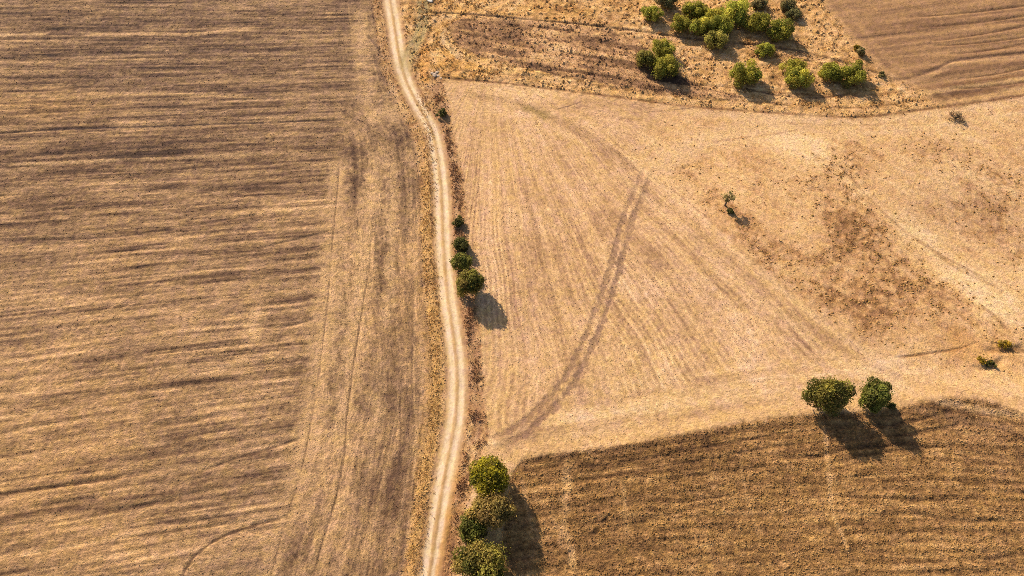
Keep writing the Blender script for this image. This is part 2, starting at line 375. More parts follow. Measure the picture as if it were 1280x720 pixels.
# ------------------------------------------------------------------ strokes: lines, wheel marks, banks, worn paths
def stroke(poly, width, c=None, s=1.0, dh=0.0, soft_=0.5, rough=0.35, brk=0.0, seed=200, hw=None):
    rmax = max(width, hw or 0) * (1 + soft_) + 0.6
    idx, d, al, sd = pdist(poly, rmax)
    if len(idx) == 0: return
    x = X[idx]; y = Y[idx]
    dd = d + rough * width * (vn(x / 0.9, y / 0.9, seed) + 0.6 * vn(x / 0.4, y / 0.4, seed + 1))
    m = 1 - ss(width * (1 - soft_), width * (1 + soft_), dd)
    if brk: m = m * np.clip(1 - brk + brk * 1.6 * (0.5 + 0.9 * vn(al / 3.5, 0 * al, seed + 2)), 0, 1)
    L = al.max(); m = m * ss(0, min(4, L * .15), al) * ss(0, min(4, L * .15), L - al)
    if c is not None:
        q = (m * s)[:, None]
        cc = np.asarray(c) * (1 + 0.10 * vn(x / 0.5, y / 0.5, seed + 3) + 0.06 * n_fine[idx])[:, None]
        col[idx] = col[idx] * (1 - q) + cc * q
    if dh:
        mhh = 1 - ss(0, (hw or width) * 1.3, d)
        hgt[idx] += dh * mhh

def step(poly, drop, w_, seed=300):
    """a small scarp: the ground left of the drawn direction stands higher, easing back over w_ metres"""
    idx, d, al, sd = pdist(poly, w_)
    s = np.sign(sd)
    hi = (1 - ss(0.0, w_, d)) * (s > 0)
    var = 0.7 + 0.45 * vn(X[idx] / 4, Y[idx] / 4, seed)
    hgt[idx] += drop * hi * var

# orange weedy strip on the west verge
strip = line((528, 120), (534, 150), (537, 200), (536, 260), (538, 320), (541, 370), (544, 430), (545, 480), (540, 530), (531, 600), (525, 650), (519, 700), (512, 740))
stroke(strip, 1.7, alb(206, 158, 98), 0.6, soft_=0.6, rough=0.5)
stroke(strip, 1.05, alb(214, 166, 98), 0.6, dh=0.08, soft_=0.5, rough=0.5, brk=0.35, seed=205)
# dusky fringe right beside the ruts
off = TRACK.copy(); off[:, 0] -= 1.75
stroke(off, 0.28, alb(128, 92, 74), 0.55, soft_=0.7, brk=0.6, seed=207)
off = TRACK.copy(); off[:, 0] += 1.9
stroke(off, 0.35, alb(176, 126, 88), 0.5, soft_=0.7, brk=0.5, seed=208)
off = TRACK.copy(); off[:, 0] -= 4.2
stroke(off, 0.3, alb(120, 92, 74), 0.45, soft_=0.7, brk=0.6, seed=209)
for k, (w0, amp) in enumerate(((5.6, 0.3), (7.2, 0.35), (9.3, 0.3), (12.1, 0.3))):
    off = TRACK.copy(); off[:, 0] -= w0
    stroke(off[10:], 0.16, alb(112, 86, 68) if k % 2 else alb(206, 164, 116), amp + 0.15, soft_=0.7, brk=0.7, seed=211 + k)
# the track: pale bed, two worn ruts, a grassy crown
stroke(TRACK, 1.5, alb(216, 178, 132), 0.9, soft_=0.35, rough=0.12, seed=220)
for s_ in (-1, 1):
    off = TRACK.copy(); off[:, 0] += s_ * 0.74
    stroke(off, 0.40, alb(243, 212, 172), 0.95, dh=-0.03, soft_=0.6, rough=0.2, brk=0.12, seed=224 + s_, hw=0.5)
stroke(TRACK, 0.24, alb(192, 150, 98), 0.75, dh=0.03, soft_=0.6, rough=0.6, brk=0.5, seed=228)
# worn green-grey branch in the north verge
for o_ in (-4, 4):
    stroke(line((527 + o_, -10), (529 + o_, 15), (526 + o_, 38), (517 + o_, 55), (510 + o_, 70), (506 + o_, 85)), 0.42, alb(214, 184, 130), 0.75, dh=-0.03, seed=230)
stroke(line((528, -10), (529, 15), (525, 38), (515, 58), (508, 78), (508, 100)), 1.6, alb(176, 150, 100), 0.55, soft_=0.6, seed=231)
stroke(line((541, 30), (536, 42), (528, 60), (522, 80), (521, 100)), 0.35, alb(140, 92, 52), 0.6, dh=-0.08, brk=0.4, seed=232)
stroke(line((533, 50), (531, 70), (530, 90), (532, 105)), 0.9, alb(224, 160, 84), 0.7, seed=233)
stroke(line((556, 32), (556, 48), (566, 62), (582, 74)), 0.7, alb(240, 200, 146), 0.8, seed=234)
stroke(line((558, 30), (560, 50), (572, 64), (600, 76), (640, 87), (690, 98), (760, 108)), 0.9, alb(236, 190, 130), 0.6, soft_=0.6, brk=0.3, seed=235)
# ditch line east of the track, rank dry growth
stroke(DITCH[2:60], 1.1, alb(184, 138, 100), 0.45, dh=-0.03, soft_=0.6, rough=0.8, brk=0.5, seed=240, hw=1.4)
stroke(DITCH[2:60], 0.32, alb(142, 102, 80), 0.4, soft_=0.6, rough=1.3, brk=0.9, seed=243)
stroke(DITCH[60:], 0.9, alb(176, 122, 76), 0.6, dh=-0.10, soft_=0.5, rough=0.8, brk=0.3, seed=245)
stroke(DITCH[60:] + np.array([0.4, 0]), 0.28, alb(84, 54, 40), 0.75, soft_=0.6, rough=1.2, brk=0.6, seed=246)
off = DITCH[60:] + np.array([-1.1, 0]); stroke(off, 0.4, alb(226, 170, 98), 0.6, seed=247, brk=0.4)
# banks
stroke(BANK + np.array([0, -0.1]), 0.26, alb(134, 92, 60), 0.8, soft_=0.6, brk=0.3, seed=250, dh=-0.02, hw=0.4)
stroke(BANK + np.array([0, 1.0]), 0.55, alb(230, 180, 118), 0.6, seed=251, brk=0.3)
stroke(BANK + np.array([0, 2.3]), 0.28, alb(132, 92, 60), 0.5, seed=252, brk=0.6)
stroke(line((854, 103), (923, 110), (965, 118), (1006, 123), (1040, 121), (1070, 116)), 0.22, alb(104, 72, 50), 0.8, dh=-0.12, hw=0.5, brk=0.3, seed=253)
step(PATHB[:45], 0.15, 2.0)
stroke(PATHB, 0.3, alb(112, 84, 66), 0.75, dh=-0.07, hw=0.5, brk=0.35, seed=255)
stroke(PATHB + np.array([0, -1.0]), 0.5, alb(222, 174, 122), 0.45, seed=256)
stroke(TOPR, 1.0, alb(214, 166, 112), 0.45, seed=257, brk=0.4, soft_=.7)
stroke(TOPR + np.array([3.6, 0.3]), 0.7, alb(190, 146, 102), 0.4, seed=258, brk=0.4, soft_=.7)
stroke(line((1010, -10), (1030, 22), (1052, 52), (1080, 78)), 0.35, alb(216, 168, 116), 0.3, seed=259)
stroke(BANK[20:] + np.array([0, -1.6]), 0.9, alb(236, 194, 144), 0.5, seed=421, soft_=.7, brk=.3)
stroke(BANK[30:62] + np.array([0, -4.2]), 0.5, alb(238, 198, 148), 0.4, seed=422, soft_=.7, brk=.4)
stroke(BANK[25:60] + np.array([0, 4.0]), 0.5, alb(234, 186, 126), 0.6, seed=423, brk=.3, soft_=.7)
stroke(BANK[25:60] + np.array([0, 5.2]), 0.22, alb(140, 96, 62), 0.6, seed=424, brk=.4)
stroke(BANK[48:] + np.array([0, 1.8]), 0.5, alb(226, 180, 124), 0.6, seed=425, brk=.2, soft_=.7)
# dark scored lines of the north-east field
for k, (a, b) in enumerate((((1140, 22), (1290, 5)), ((1150, 35), (1290, 18)), ((1165, 52), (1290, 30)), ((1170, 58), (1290, 44)), ((1190, 68), (1290, 52)), ((1200, 99), (1290, 82)), ((1190, 112), (1290, 100)))):
    stroke(line(a, ((a[0] + b[0]) / 2, (a[1] + b[1]) / 2 + 1.5), b), 0.2, alb(100, 70, 48), 0.75, dh=-0.10, hw=0.45, brk=0.35, seed=260 + k)
# south-east plough edge
stroke(PLOUGH_TOP + np.array([0, 1.3]), 1.1, alb(234, 184, 122), 0.6, soft_=0.7, seed=270)
stroke(PLOUGH_TOP + np.array([0, -0.7]), 0.6, alb(98, 70, 48), 0.4, dh=-0.03, hw=0.9, brk=0.5, rough=0.8, seed=271)
stroke(PLOUGH_TOP[15:] + np.array([0, -2.6]), 0.28, alb(92, 64, 46), 0.55, dh=-0.08, brk=0.6, rough=0.8, seed=272)
stroke(PLOUGH_TOP[15:] + np.array([0, -4.4]), 0.22, alb(92, 64, 46), 0.5, dh=-0.08, brk=0.7, rough=0.8, seed=273)
for k, p in enumerate((((1120, 528), (1150, 524), (1180, 515), (1212, 503)), ((1150, 541), (1175, 536), (1200, 529)), ((960, 570), (1000, 571), (1030, 569), (1060, 561), (1100, 557), (1150, 553)),
                       ((1040, 579), (1070, 572), (1120, 563), (1200, 556)), ((1040, 620), (1100, 622), (1150, 625), (1230, 622)), ((840, 630), (880, 623), (920, 617)), ((735, 674), (750, 660), (762, 645)),
                       ((1080, 645), (1140, 642), (1200, 650), (1250, 652)), ((1200, 700), (1240, 698), (1290, 690)), ((820, 600), (900, 590), (960, 583)), ((700, 660), (780, 648), (860, 640)))):
    stroke(line(*p), 0.24, alb(80, 56, 40), 0.6, dh=-0.10, hw=0.5, brk=0.4, rough=0.6, seed=275 + k)
for k, (p, w_) in enumerate(((((713, 568), (709, 600), (706, 640), (706, 665), (714, 690), (718, 725)), 0.6), (((690, 640), (698, 665), (708, 690)), 0.4), (((650, 590), (656, 615), (664, 650), (680, 690)), 0.3),
                             (((1030, 530), (1034, 570), (1037, 600), (1042, 640), (1056, 675), (1064, 700)), 0.34), (((925, 560), (930, 600), (940, 640), (955, 690)), 0.22), (((780, 600), (782, 640), (786, 680)), 0.28))):
    stroke(line(*p), w_, alb(214, 168, 114), 0.85 if k in (0, 3) else 0.5, dh=-0.01, soft_=0.6, brk=0.35, rough=0.6, seed=290 + k)
# heavy tyre marks through the stubble
TW = line((812, 212), (803, 228), (798, 243), (785, 273), (776, 307), (767, 340), (757, 373), (744, 407), (730, 440), (713, 473), (695, 497), (674, 518), (652, 537), (628, 550), (612, 556))
for o_, s_ in ((-0.85, 300), (0.85, 303)):
    tan = np.gradient(TW, axis=0); tan /= np.linalg.norm(tan, axis=1)[:, None]; nrm = np.stack([-tan[:, 1], tan[:, 0]], 1)
    stroke(TW + nrm * o_, 0.5, alb(158, 122, 94), 0.85, dh=-0.04, soft_=0.28, rough=0.6, brk=0.25, seed=s_, hw=0.6)
stroke(TW[50:], 1.3, alb(166, 124, 92), 0.5, seed=306)
ARC = line((578, 118), (610, 122), (645, 129), (680, 142), (710, 156), (735, 172), (760, 190), (785, 208), (800, 218))
stroke(ARC, 1.0, alb(158, 118, 80), 0.5, soft_=0.7, rough=0.6, brk=0.4, seed=310, dh=-0.05)
stroke(line((650, 130), (670, 137), (690, 145)), 0.8, alb(150, 126, 66), 0.5, soft_=.7, rough=.8, seed=312)
stroke(ARC[20:] + np.array([0.6, 0.9]), 0.35, alb(146, 108, 76), 0.5, soft_=0.7, brk=0.5, seed=313)
stroke(line((815, 225), (830, 205), (858, 185), (900, 168), (960, 156), (1040, 155)), 2.2, alb(228, 186, 138), 0.55, soft_=0.7, seed=315)
stroke(line((880, 178), (920, 172), (960, 168), (1010, 160)), 0.2, alb(160, 118, 84), 0.5, brk=0.6, seed=316)
stroke(line((960, 152), (1030, 156), (1090, 157), (1150, 150)), 0.25, alb(168, 124, 86), 0.5, brk=0.5, seed=317)
stroke(line((693, 136), (712, 131), (730, 125)), 0.13, alb(104, 78, 66), 0.8, brk=0.3, seed=318)
stroke(line((800, 140), (840, 136), (880, 132)), 0.12, alb(120, 88, 70), 0.6, brk=0.5, seed=319)
# diagonal lanes along the grassland edge
for k, (o_, c_, s_) in enumerate(((-1.5, (236, 194, 142), 0.5), (-3.6, (180, 138, 100), 0.35), (-5.5, (234, 192, 142), 0.4), (-8.0, (182, 140, 102), 0.3))):
    tan = np.gradient(DIAG, axis=0); tan /= np.linalg.norm(tan, axis=1)[:, None]; nrm = np.stack([-tan[:, 1], tan[:, 0]], 1)
    stroke(DIAG + nrm * o_, 0.6, alb(*c_), s_, soft_=0.8, brk=0.4, seed=320 + k)
for k, p in enumerate((((1040, 195), (1075, 235), (1110, 270), (1150, 300), (1200, 330), (1250, 355)), ((1160, 308), (1200, 335), (1255, 362)), ((1225, 380), (1245, 395), (1262, 415)))):
    stroke(line(*p), 0.3, alb(150, 106, 72), 0.5, brk=0.5, seed=330 + k)
stroke(line((1120, 447), (1170, 440), (1200, 435), (1220, 429)), 0.25, alb(130, 88, 56), 0.7, dh=-0.08, brk=0.2, seed=334)
# deep little gullies at the east edge
for k, p in enumerate((((1236, 438), (1258, 437), (1290, 437)), ((1222, 460), (1238, 458), (1254, 450)), ((1245, 430), (1265, 434), (1280, 432)))):
    stroke(line(*p), 0.45, alb(92, 66, 46), 0.7, dh=-0.2, hw=0.7, brk=0.1, seed=336 + k)
stroke(line((1180, 425), (1225, 440), (1285, 455)), 2.6, alb(204, 146, 84), 0.5, soft_=.8, seed=339)
stroke(line((1120, 480), (1180, 475), (1240, 470), (1300, 470)), 2.0, alb(238, 188, 126), 0.5, soft_=.8, rough=.5, seed=340)
# scored lines of the west field
wl = [(((-20, 168), (60, 162), (110, 160), (220, 157), (320, 153), (430, 148)), .22, (70, 54, 50), .85), (((-20, 621), (60, 611), (190, 592)), .16, (88, 60, 44), .8), (((255, 588), (300, 572), (335, 562), (378, 547)), .18, (84, 58, 44), .8),
      (((222, 735), (238, 702), (262, 680), (290, 666), (325, 655), (356, 647)), .2, (80, 56, 44), .85), (((196, 533), (235, 527), (275, 519)), .3, (88, 64, 50), .6), (((150, 674), (230, 662), (310, 652)), .18, (104, 74, 54), .6),
      (((50, 632), (95, 625), (130, 621)), .4, (92, 68, 54), .55), (((140, 640), (200, 628), (260, 612)), .3, (92, 68, 54), .5), (((200, 655), (250, 650), (280, 645)), .3, (92, 68, 54), .5), (((-20, 75), (100, 68), (320, 60)), .4, (84, 66, 60), .4),
      (((-20, 44), (30, 43), (62, 42)), .35, (226, 182, 132), .8), (((95, 43), (140, 42), (180, 41), (240, 42), (300, 36), (330, 34)), .42, (222, 176, 126), .75), (((0, 118), (100, 121), (200, 117), (330, 122)), .3, (210, 168, 114), .5),
      (((0, 205), (80, 203), (160, 200), (330, 192)), .35, (214, 172, 124), .5), (((335, 264), (370, 265), (420, 262)), .5, (216, 172, 122), .6), (((130, 265), (175, 263), (240, 272)), .25, (206, 164, 120), .5),
      (((0, 482), (60, 440), (130, 392), (215, 342)), .18, (206, 162, 112), .5), (((18, 482), (80, 440), (150, 392), (232, 345)), .18, (206, 162, 112), .45), (((50, 478), (100, 444), (160, 408)), .16, (206, 162, 112), .45),
      (((0, 300), (150, 296), (320, 270)), .22, (96, 74, 62), .4), (((330, 310), (370, 300), (410, 290)), .2, (92, 72, 60), .5), (((340, 412), (370, 406), (395, 398)), .2, (92, 72, 60), .5)]
for k, (p, w_, c_, s_) in enumerate(wl):
    stroke(line(*p), w_, alb(*c_), s_, dh=(-0.09 if c_[0] < 150 else 0.03), hw=w_ * 1.8, brk=0.35, rough=0.45, seed=345 + k)
for k, (p, w_, q_) in enumerate(((((474, 175), (468, 230), (459, 290), (451, 350), (443, 420), (430, 500), (415, 580)), 1.5, 0.5), (((424, 190), (417, 290), (411, 370), (401, 450), (386, 540), (370, 620)), 1.7, 0.5),
                             (((492, 180), (489, 260), (487, 340), (483, 420)), 0.8, 0.5), (((445, 5), (452, 45), (450, 90)), 1.3, 0.5), (((455, 85), (462, 110), (450, 130)), 1.2, 0.4), (((318, 385), (317, 430)), 1.0, 0.5),
                             (((476, 430), (470, 520), (462, 600)), 0.9, 0.35), (((500, 150), (480, 140), (455, 150)), 1.6, 0.4))):
    stroke(line(*p), w_ * 1.1, alb(224, 180, 128), q_ + 0.12, soft_=0.8, rough=0.7, brk=0.45, seed=380 + k)
h1 = headline[5:]
h2 = line((463, 327), (453, 383), (443, 447), (433, 523), (430, 567), (420, 620), (398, 693), (385, 740))
stroke(h1, 1.3, alb(212, 168, 118), 0.5, brk=0.5, soft_=.8, rough=.6, seed=390); stroke(h1, 0.13, alb(110, 82, 62), 0.65, dh=-0.04, hw=0.4, brk=0.6, seed=391)
stroke(h2, 1.1, alb(212, 168, 118), 0.45, brk=0.5, soft_=.8, rough=.6, seed=392); stroke(h2, 0.14, alb(100, 74, 56), 0.75, dh=-0.05, hw=0.4, brk=0.35, seed=393)
stroke(line((522, 240), (521, 340), (518, 407), (517, 480), (520, 547), (514, 620), (502, 713)), 0.14, alb(216, 172, 122), 0.6, brk=0.3, seed=394)
stroke(line((497, 400), (499, 480), (500, 560), (488, 640)), 0.14, alb(110, 82, 64), 0.6, brk=0.4, seed=395)
stroke(line((470, 540), (466, 600), (455, 680)), 0.16, alb(110, 82, 64), 0.5, brk=0.4, seed=396)
stroke(line((505, 560), (515, 600), (508, 650), (498, 720)), 0.35, alb(110, 82, 64), 0.4, brk=0.5, seed=397)
for k, p in enumerate((((455, 40), (470, 55), (480, 75)), ((463, 18), (468, 22), (474, 18)), ((460, 22), (462, 50), (470, 80), (490, 110)), ((470, 130), (485, 115), (495, 105)))):
    stroke(line(*p), 0.3, alb(110, 84, 68) if k < 3 else alb(196, 160, 118), 0.5, brk=0.3, seed=400 + k)
# dark wheel lines along stubble drill rows
for k, p in enumerate((((660, 247), (684, 330), (707, 447)), ((707, 273), (722, 330), (737, 400)), ((605, 250), (612, 330), (622, 440), (634, 500)), ((640, 200), (655, 290), (668, 380)), ((588, 160), (600, 250), (606, 420)), ((690, 300), (715, 400), (722, 440)),
                       ((840, 250), (900, 305), (960, 355)), ((800, 300), (850, 370), (900, 430)), ((780, 360), (800, 400), (822, 440)))):
    stroke(line(*p), 0.22, alb(168, 126, 96), 0.32, dh=-0.02, brk=0.5, rough=0.5, soft_=.7, seed=410 + k)

col += col * (0.05 * n_fine[:, None])
col = np.clip(col, 0.01, 0.9)
Z = hgt + base_h
core = (X > X0 - 8) & (X < X1 + 8) & (Y > Y0 - 5) & (Y < Y1 + 8)
Z = np.where(core, Z, base_h)
ZG = Z.reshape(NY, NX)

def zat(x, y):
    i = np.searchsorted(xs, x) - 1; j = np.searchsorted(ys, y) - 1
    return float(ZG[j, i])

# ------------------------------------------------------------------ ground materials
def soil_material(name, amp, row_amp, bump, across=5.0, along=0.7, grain=0.12, cells=(4.4, 3.6), rough=0.95, relief=0.0):
    m = bpy.data.materials.new(name); m.use_nodes = True
    n = m.node_tree.nodes; l = m.node_tree.links
    b = n["Principled BSDF"]; b.inputs["Roughness"].default_value = rough; b.inputs["Specular IOR Level"].default_value = 0.15
    at_ = n.new("ShaderNodeAttribute"); at_.attribute_name = "earth"
    ruv = n.new("ShaderNodeAttribute"); ruv.attribute_name = "rows"
    geo = n.new("ShaderNodeNewGeometry")
    def noise(src, sc, det, rg, stretch=None, off=0.0):
        mp = n.new("ShaderNodeMapping"); mp.inputs["Scale"].default_value = stretch or (1, 1, 1); mp.inputs["Location"].default_value = (off, off * 1.7, 0)
        l.new(src, mp.inputs["Vector"])
        t_ = n.new("ShaderNodeTexNoise"); t_.inputs["Scale"].default_value = sc; t_.inputs["Detail"].default_value = det; t_.inputs["Roughness"].default_value = rg
        l.new(mp.outputs[0], t_.inputs["Vector"])
        return t_
    def term(node, a):
        k = n.new("ShaderNodeMath"); k.operation = 'MULTIPLY_ADD'; l.new(node.outputs["Fac"], k.inputs[0]); k.inputs[1].default_value = a * 5; k.inputs[2].default_value = -a * 2.5
        return k.outputs[0]
    def add(a, c):
        k = n.new("ShaderNodeMath"); k.operation = 'ADD'
        l.new(a, k.inputs[0])
        if isinstance(c, float): k.inputs[1].default_value = c
        else: l.new(c, k.inputs[1])
        return k.outputs[0]
    clod = noise(geo.outputs["Position"], 3.4, 3, 0.75)
    fine = noise(geo.outputs["Position"], 4.6, 2, 0.8, None, 31.0)
    vor = n.new("ShaderNodeTexVoronoi"); vor.inputs["Scale"].default_value = 1.0
    vm = n.new("ShaderNodeMapping"); vm.inputs["Scale"].default_value = (cells[0], cells[1], 1); l.new(ruv.outputs["Vector"], vm.inputs["Vector"]); l.new(vm.outputs[0], vor.inputs["Vector"])
    vs_ = n.new("ShaderNodeSeparateColor"); l.new(vor.outputs["Color"], vs_.inputs[0])
    vk = n.new("ShaderNodeMath"); vk.operation = 'MULTIPLY_ADD'; l.new(vs_.outputs[0], vk.inputs[0]); vk.inputs[1].default_value = grain * 0.95; vk.inputs[2].default_value = -grain * 0.475
    hue = noise(geo.outputs["Position"], 0.55, 4, 0.75, None, 77.0)
    row = noise(ruv.outputs["Vector"], 1.0, 3, 0.65, (across, along, 1))
    row2 = noise(ruv.outputs["Vector"], 1.0, 2, 0.6, (across * 0.42, along * 0.35, 1), 57.0)
    tot = add(add(add(add(add(term(clod, amp), term(fine, grain * 0.6)), vk.outputs[0]), term(row, row_amp)), term(row2, row_amp * 0.7)), 1.0)
    cl_ = n.new("ShaderNodeClamp"); l.new(tot, cl_.inputs["Value"]); cl_.inputs["Min"].default_value = 0.35; cl_.inputs["Max"].default_value = 1.6
    mx = n.new("ShaderNodeVectorMath"); mx.operation = 'SCALE'; l.new(at_.outputs["Color"], mx.inputs[0]); l.new(cl_.outputs[0], mx.inputs["Scale"])
    hr = n.new("ShaderNodeValToRGB"); l.new(hue.outputs["Fac"], hr.inputs[0])
    hr.color_ramp.elements[0].position = 0.36; hr.color_ramp.elements[0].color = (1.02, 1.0, 0.84, 1)
    hr.color_ramp.elements[1].position = 0.64; hr.color_ramp.elements[1].color = (1.0, 0.955, 1.06, 1)
    hm = n.new("ShaderNodeVectorMath"); hm.operation = 'MULTIPLY'; l.new(mx.outputs[0], hm.inputs[0]); l.new(hr.outputs[0], hm.inputs[1])
    l.new(hm.outputs[0], b.inputs["Base Color"])
    hh = add(clod.outputs["Fac"], fine.outputs["Fac"])
    bp = n.new("ShaderNodeBump"); bp.inputs["Strength"].default_value = 1.0; bp.inputs["Distance"].default_value = bump
    l.new(hh, bp.inputs["Height"]); l.new(bp.outputs[0], b.inputs["Normal"])
    return m

mats = {R_GROUND: soil_material("verge_earth", 0.16, 0.04, 0.10, grain=0.30), R_LEFT: soil_material("scratched_soil_and_straw", 0.11, 0.12, 0.11, 4.0, 0.5, 0.46, (5.0, 1.7)), R_TRACK: soil_material("dusty_track", 0.05, 0.07, 0.02, 3.0, 0.25, 0.10, (4.0, 2.0)),
        R_STUBBLE: soil_material("pale_stubble", 0.07, 0.09, 0.06, 3.0, 0.35, 0.36, (4.6, 2.2)), R_GRASS: soil_material("dry_turf", 0.12, 0.05, 0.09, 3.5, 1.0, 0.34), R_PL2: soil_material("ploughed_clay", 0.17, 0.13, 0.18, 3.6, 0.7, 0.58, (4.8, 2.4)),
        R_HILL: soil_material("dry_rise", 0.16, 0.04, 0.18, 3.0, 1.0, 0.32), R_TOPR: soil_material("harrowed_soil", 0.06, 0.09, 0.07, 3.5, 0.3, 0.24, (4.0, 1.8))}
names = {R_GROUND: "ground", R_LEFT: "ploughed_field", R_TRACK: "dirt_track", R_STUBBLE: "stubble_field", R_GRASS: "dry_grassland", R_PL2: "ploughed_field", R_HILL: "scrub_hillside", R_TOPR: "ploughed_field"}
fj, fi = np.meshgrid(np.arange(NY - 1), np.arange(NX - 1), indexing='ij')
v00 = (fj * NX + fi).ravel()
quads = np.stack([v00, v00 + 1, v00 + NX + 1, v00 + NX], 1)
freg = reg[quads[:, 0]]
# the far, coarse land all belongs to the one ground sheet
fx_ = X[quads[:, 0]]; fy_ = Y[quads[:, 0]]
freg = np.where((fx_ < X0 - 300) | (fx_ > X1 + 300) | (fy_ > Y1 + 300) | (fy_ < Y0 - 300), R_GROUND, freg)
for r in range(8):
    q = quads[freg == r]
    used, inv = np.unique(q, return_inverse=True)
    q = inv.reshape(q.shape).astype(np.int32)
    me = bpy.data.meshes.new(names[r])
    me.vertices.add(len(used)); me.vertices.foreach_set("co", np.stack([X[used], Y[used], Z[used]], 1).astype(np.float32).ravel())
    me.loops.add(q.size); me.loops.foreach_set("vertex_index", q.ravel())
    me.polygons.add(len(q)); me.polygons.foreach_set("loop_start", np.arange(0, q.size, 4, dtype=np.int32)); me.polygons.foreach_set("loop_total", np.full(len(q), 4, np.int32))
    me.polygons.foreach_set("use_smooth", np.ones(len(q), bool))
    me.update(calc_edges=True)
    a = me.attributes.new("earth", 'FLOAT_COLOR', 'POINT'); a.data.foreach_set("color", np.concatenate([col[used], np.ones((len(used), 1))], 1).astype(np.float32).ravel())
    a = me.attributes.new("rows", 'FLOAT_VECTOR', 'POINT'); a.data.foreach_set("vector", np.stack([U[used], V[used], 0 * U[used]], 1).astype(np.float32).ravel())
    me.materials.append(mats[r])
    ob = bpy.data.objects.new(names[r], me); C.objects.link(ob); ob["kind"] = "structure"

# ------------------------------------------------------------------ plants
def leaf_material(name, rough=0.6, trans=0.25):
    m = bpy.data.materials.new(name); m.use_nodes = True
    n = m.node_tree.nodes; l = m.node_tree.links
    b = n["Principled BSDF"]; b.inputs["Roughness"].default_value = rough; b.inputs["Specular IOR Level"].default_value = 0.06
    a = n.new("ShaderNodeAttribute"); a.attribute_name = "leaf"
    l.new(a.outputs["Color"], b.inputs["Base Color"])
    t = n.new("ShaderNodeBsdfTranslucent"); l.new(a.outputs["Color"], t.inputs["Color"])
    mx = n.new("ShaderNodeMixShader"); mx.inputs[0].default_value = trans
    l.new(b.outputs[0], mx.inputs[1]); l.new(t.outputs[0], mx.inputs[2]); l.new(mx.outputs[0], n["Material Output"].inputs[0])
    return m
M_LEAF = leaf_material("foliage", 0.6, 0.4)
M_DRY = leaf_material("dry_growth", 0.9, 0.15)
def bark_material():
    m = bpy.data.materials.new("bark"); m.use_nodes = True
    n = m.node_tree.nodes; l = m.node_tree.links; b = n["Principled BSDF"]; b.inputs["Roughness"].default_value = 0.9
    t = n.new("ShaderNodeTexNoise"); t.inputs["Scale"].default_value = 9; r = n.new("ShaderNodeValToRGB")
    r.color_ramp.elements[0].color = (0.05, 0.035, 0.025, 1); r.color_ramp.elements[1].color = (0.17, 0.12, 0.085, 1)
    l.new(t.outputs["Fac"], r.inputs[0]); l.new(r.outputs[0], b.inputs["Base Color"])
    return m
M_BARK = bark_material()

def mesh_np(name, verts, faces_n, mat, colors=None, parent=None, attr="leaf"):
    """verts (F*k,3) in face order, k = faces_n corners per face"""
    nf = len(verts) // faces_n
    me = bpy.data.meshes.new(name)
    me.vertices.add(len(verts)); me.vertices.foreach_set("co", verts.astype(np.float32).ravel())
    me.loops.add(len(verts)); me.loops.foreach_set("vertex_index", np.arange(len(verts), dtype=np.int32))
    me.polygons.add(nf); me.polygons.foreach_set("loop_start", np.arange(0, len(verts), faces_n, dtype=np.int32)); me.polygons.foreach_set("loop_total", np.full(nf, faces_n, np.int32))
    me.update(calc_edges=True)
    if colors is not None:
        a = me.attributes.new(attr, 'FLOAT_COLOR', 'POINT')
        cc = np.repeat(np.concatenate([colors, np.ones((nf, 1))], 1), faces_n, 0)
        a.data.foreach_set("color", cc.astype(np.float32).ravel())
    me.materials.append(mat)
    o = bpy.data.objects.new(name, me); C.objects.link(o)
    if parent: o.parent = parent
    return o

def leaf_quads(P, Nn, size, r):
    n = len(P)
    a = r.randn(n, 3); a -= (a * Nn).sum(1)[:, None] * Nn; a /= np.linalg.norm(a, axis=1)[:, None]
    b = np.cross(Nn, a)
    s = (size * (0.6 + 0.8 * r.rand(n)))[:, None]
    a = a * s; b = b * s * (0.45 + 0.35 * r.rand(n))[:, None]
    return np.stack([P - a, P - b * 1.0 + a * 0.1, P + a, P + b + a * 0.1], 1).reshape(-1, 3)

def tube_mesh(name, segs, mat, parent):
    """segs: list of (points, radii); one continuous mesh of tapered round limbs"""
    vs_, fs = [], []
    K = 7
    for pts, rad in segs:
        pts = [Vector(p) for p in pts]; base = len(vs_)
        for i, p in enumerate(pts):
            d = (pts[min(i + 1, len(pts) - 1)] - pts[max(i - 1, 0)]).normalized()
            a = d.orthogonal().normalized(); b = d.cross(a)
            for k in range(K):
                th_ = 2 * math.pi * k / K
                vs_.append(p + (a * math.cos(th_) + b * math.sin(th_)) * rad[i])
        for i in range(len(pts) - 1):
            for k in range(K):
                fs.append((base + i * K + k, base + i * K + (k + 1) % K, base + (i + 1) * K + (k + 1) % K, base + (i + 1) * K + k))
        fs.append(tuple(base + (len(pts) - 1) * K + k for k in range(K)))
    me = bpy.data.meshes.new(name); me.from_pydata([tuple(v) for v in vs_], [], fs); me.update()
    me.materials.append(mat)
    o = bpy.data.objects.new(name, me); C.objects.link(o); o.parent = parent
    return o

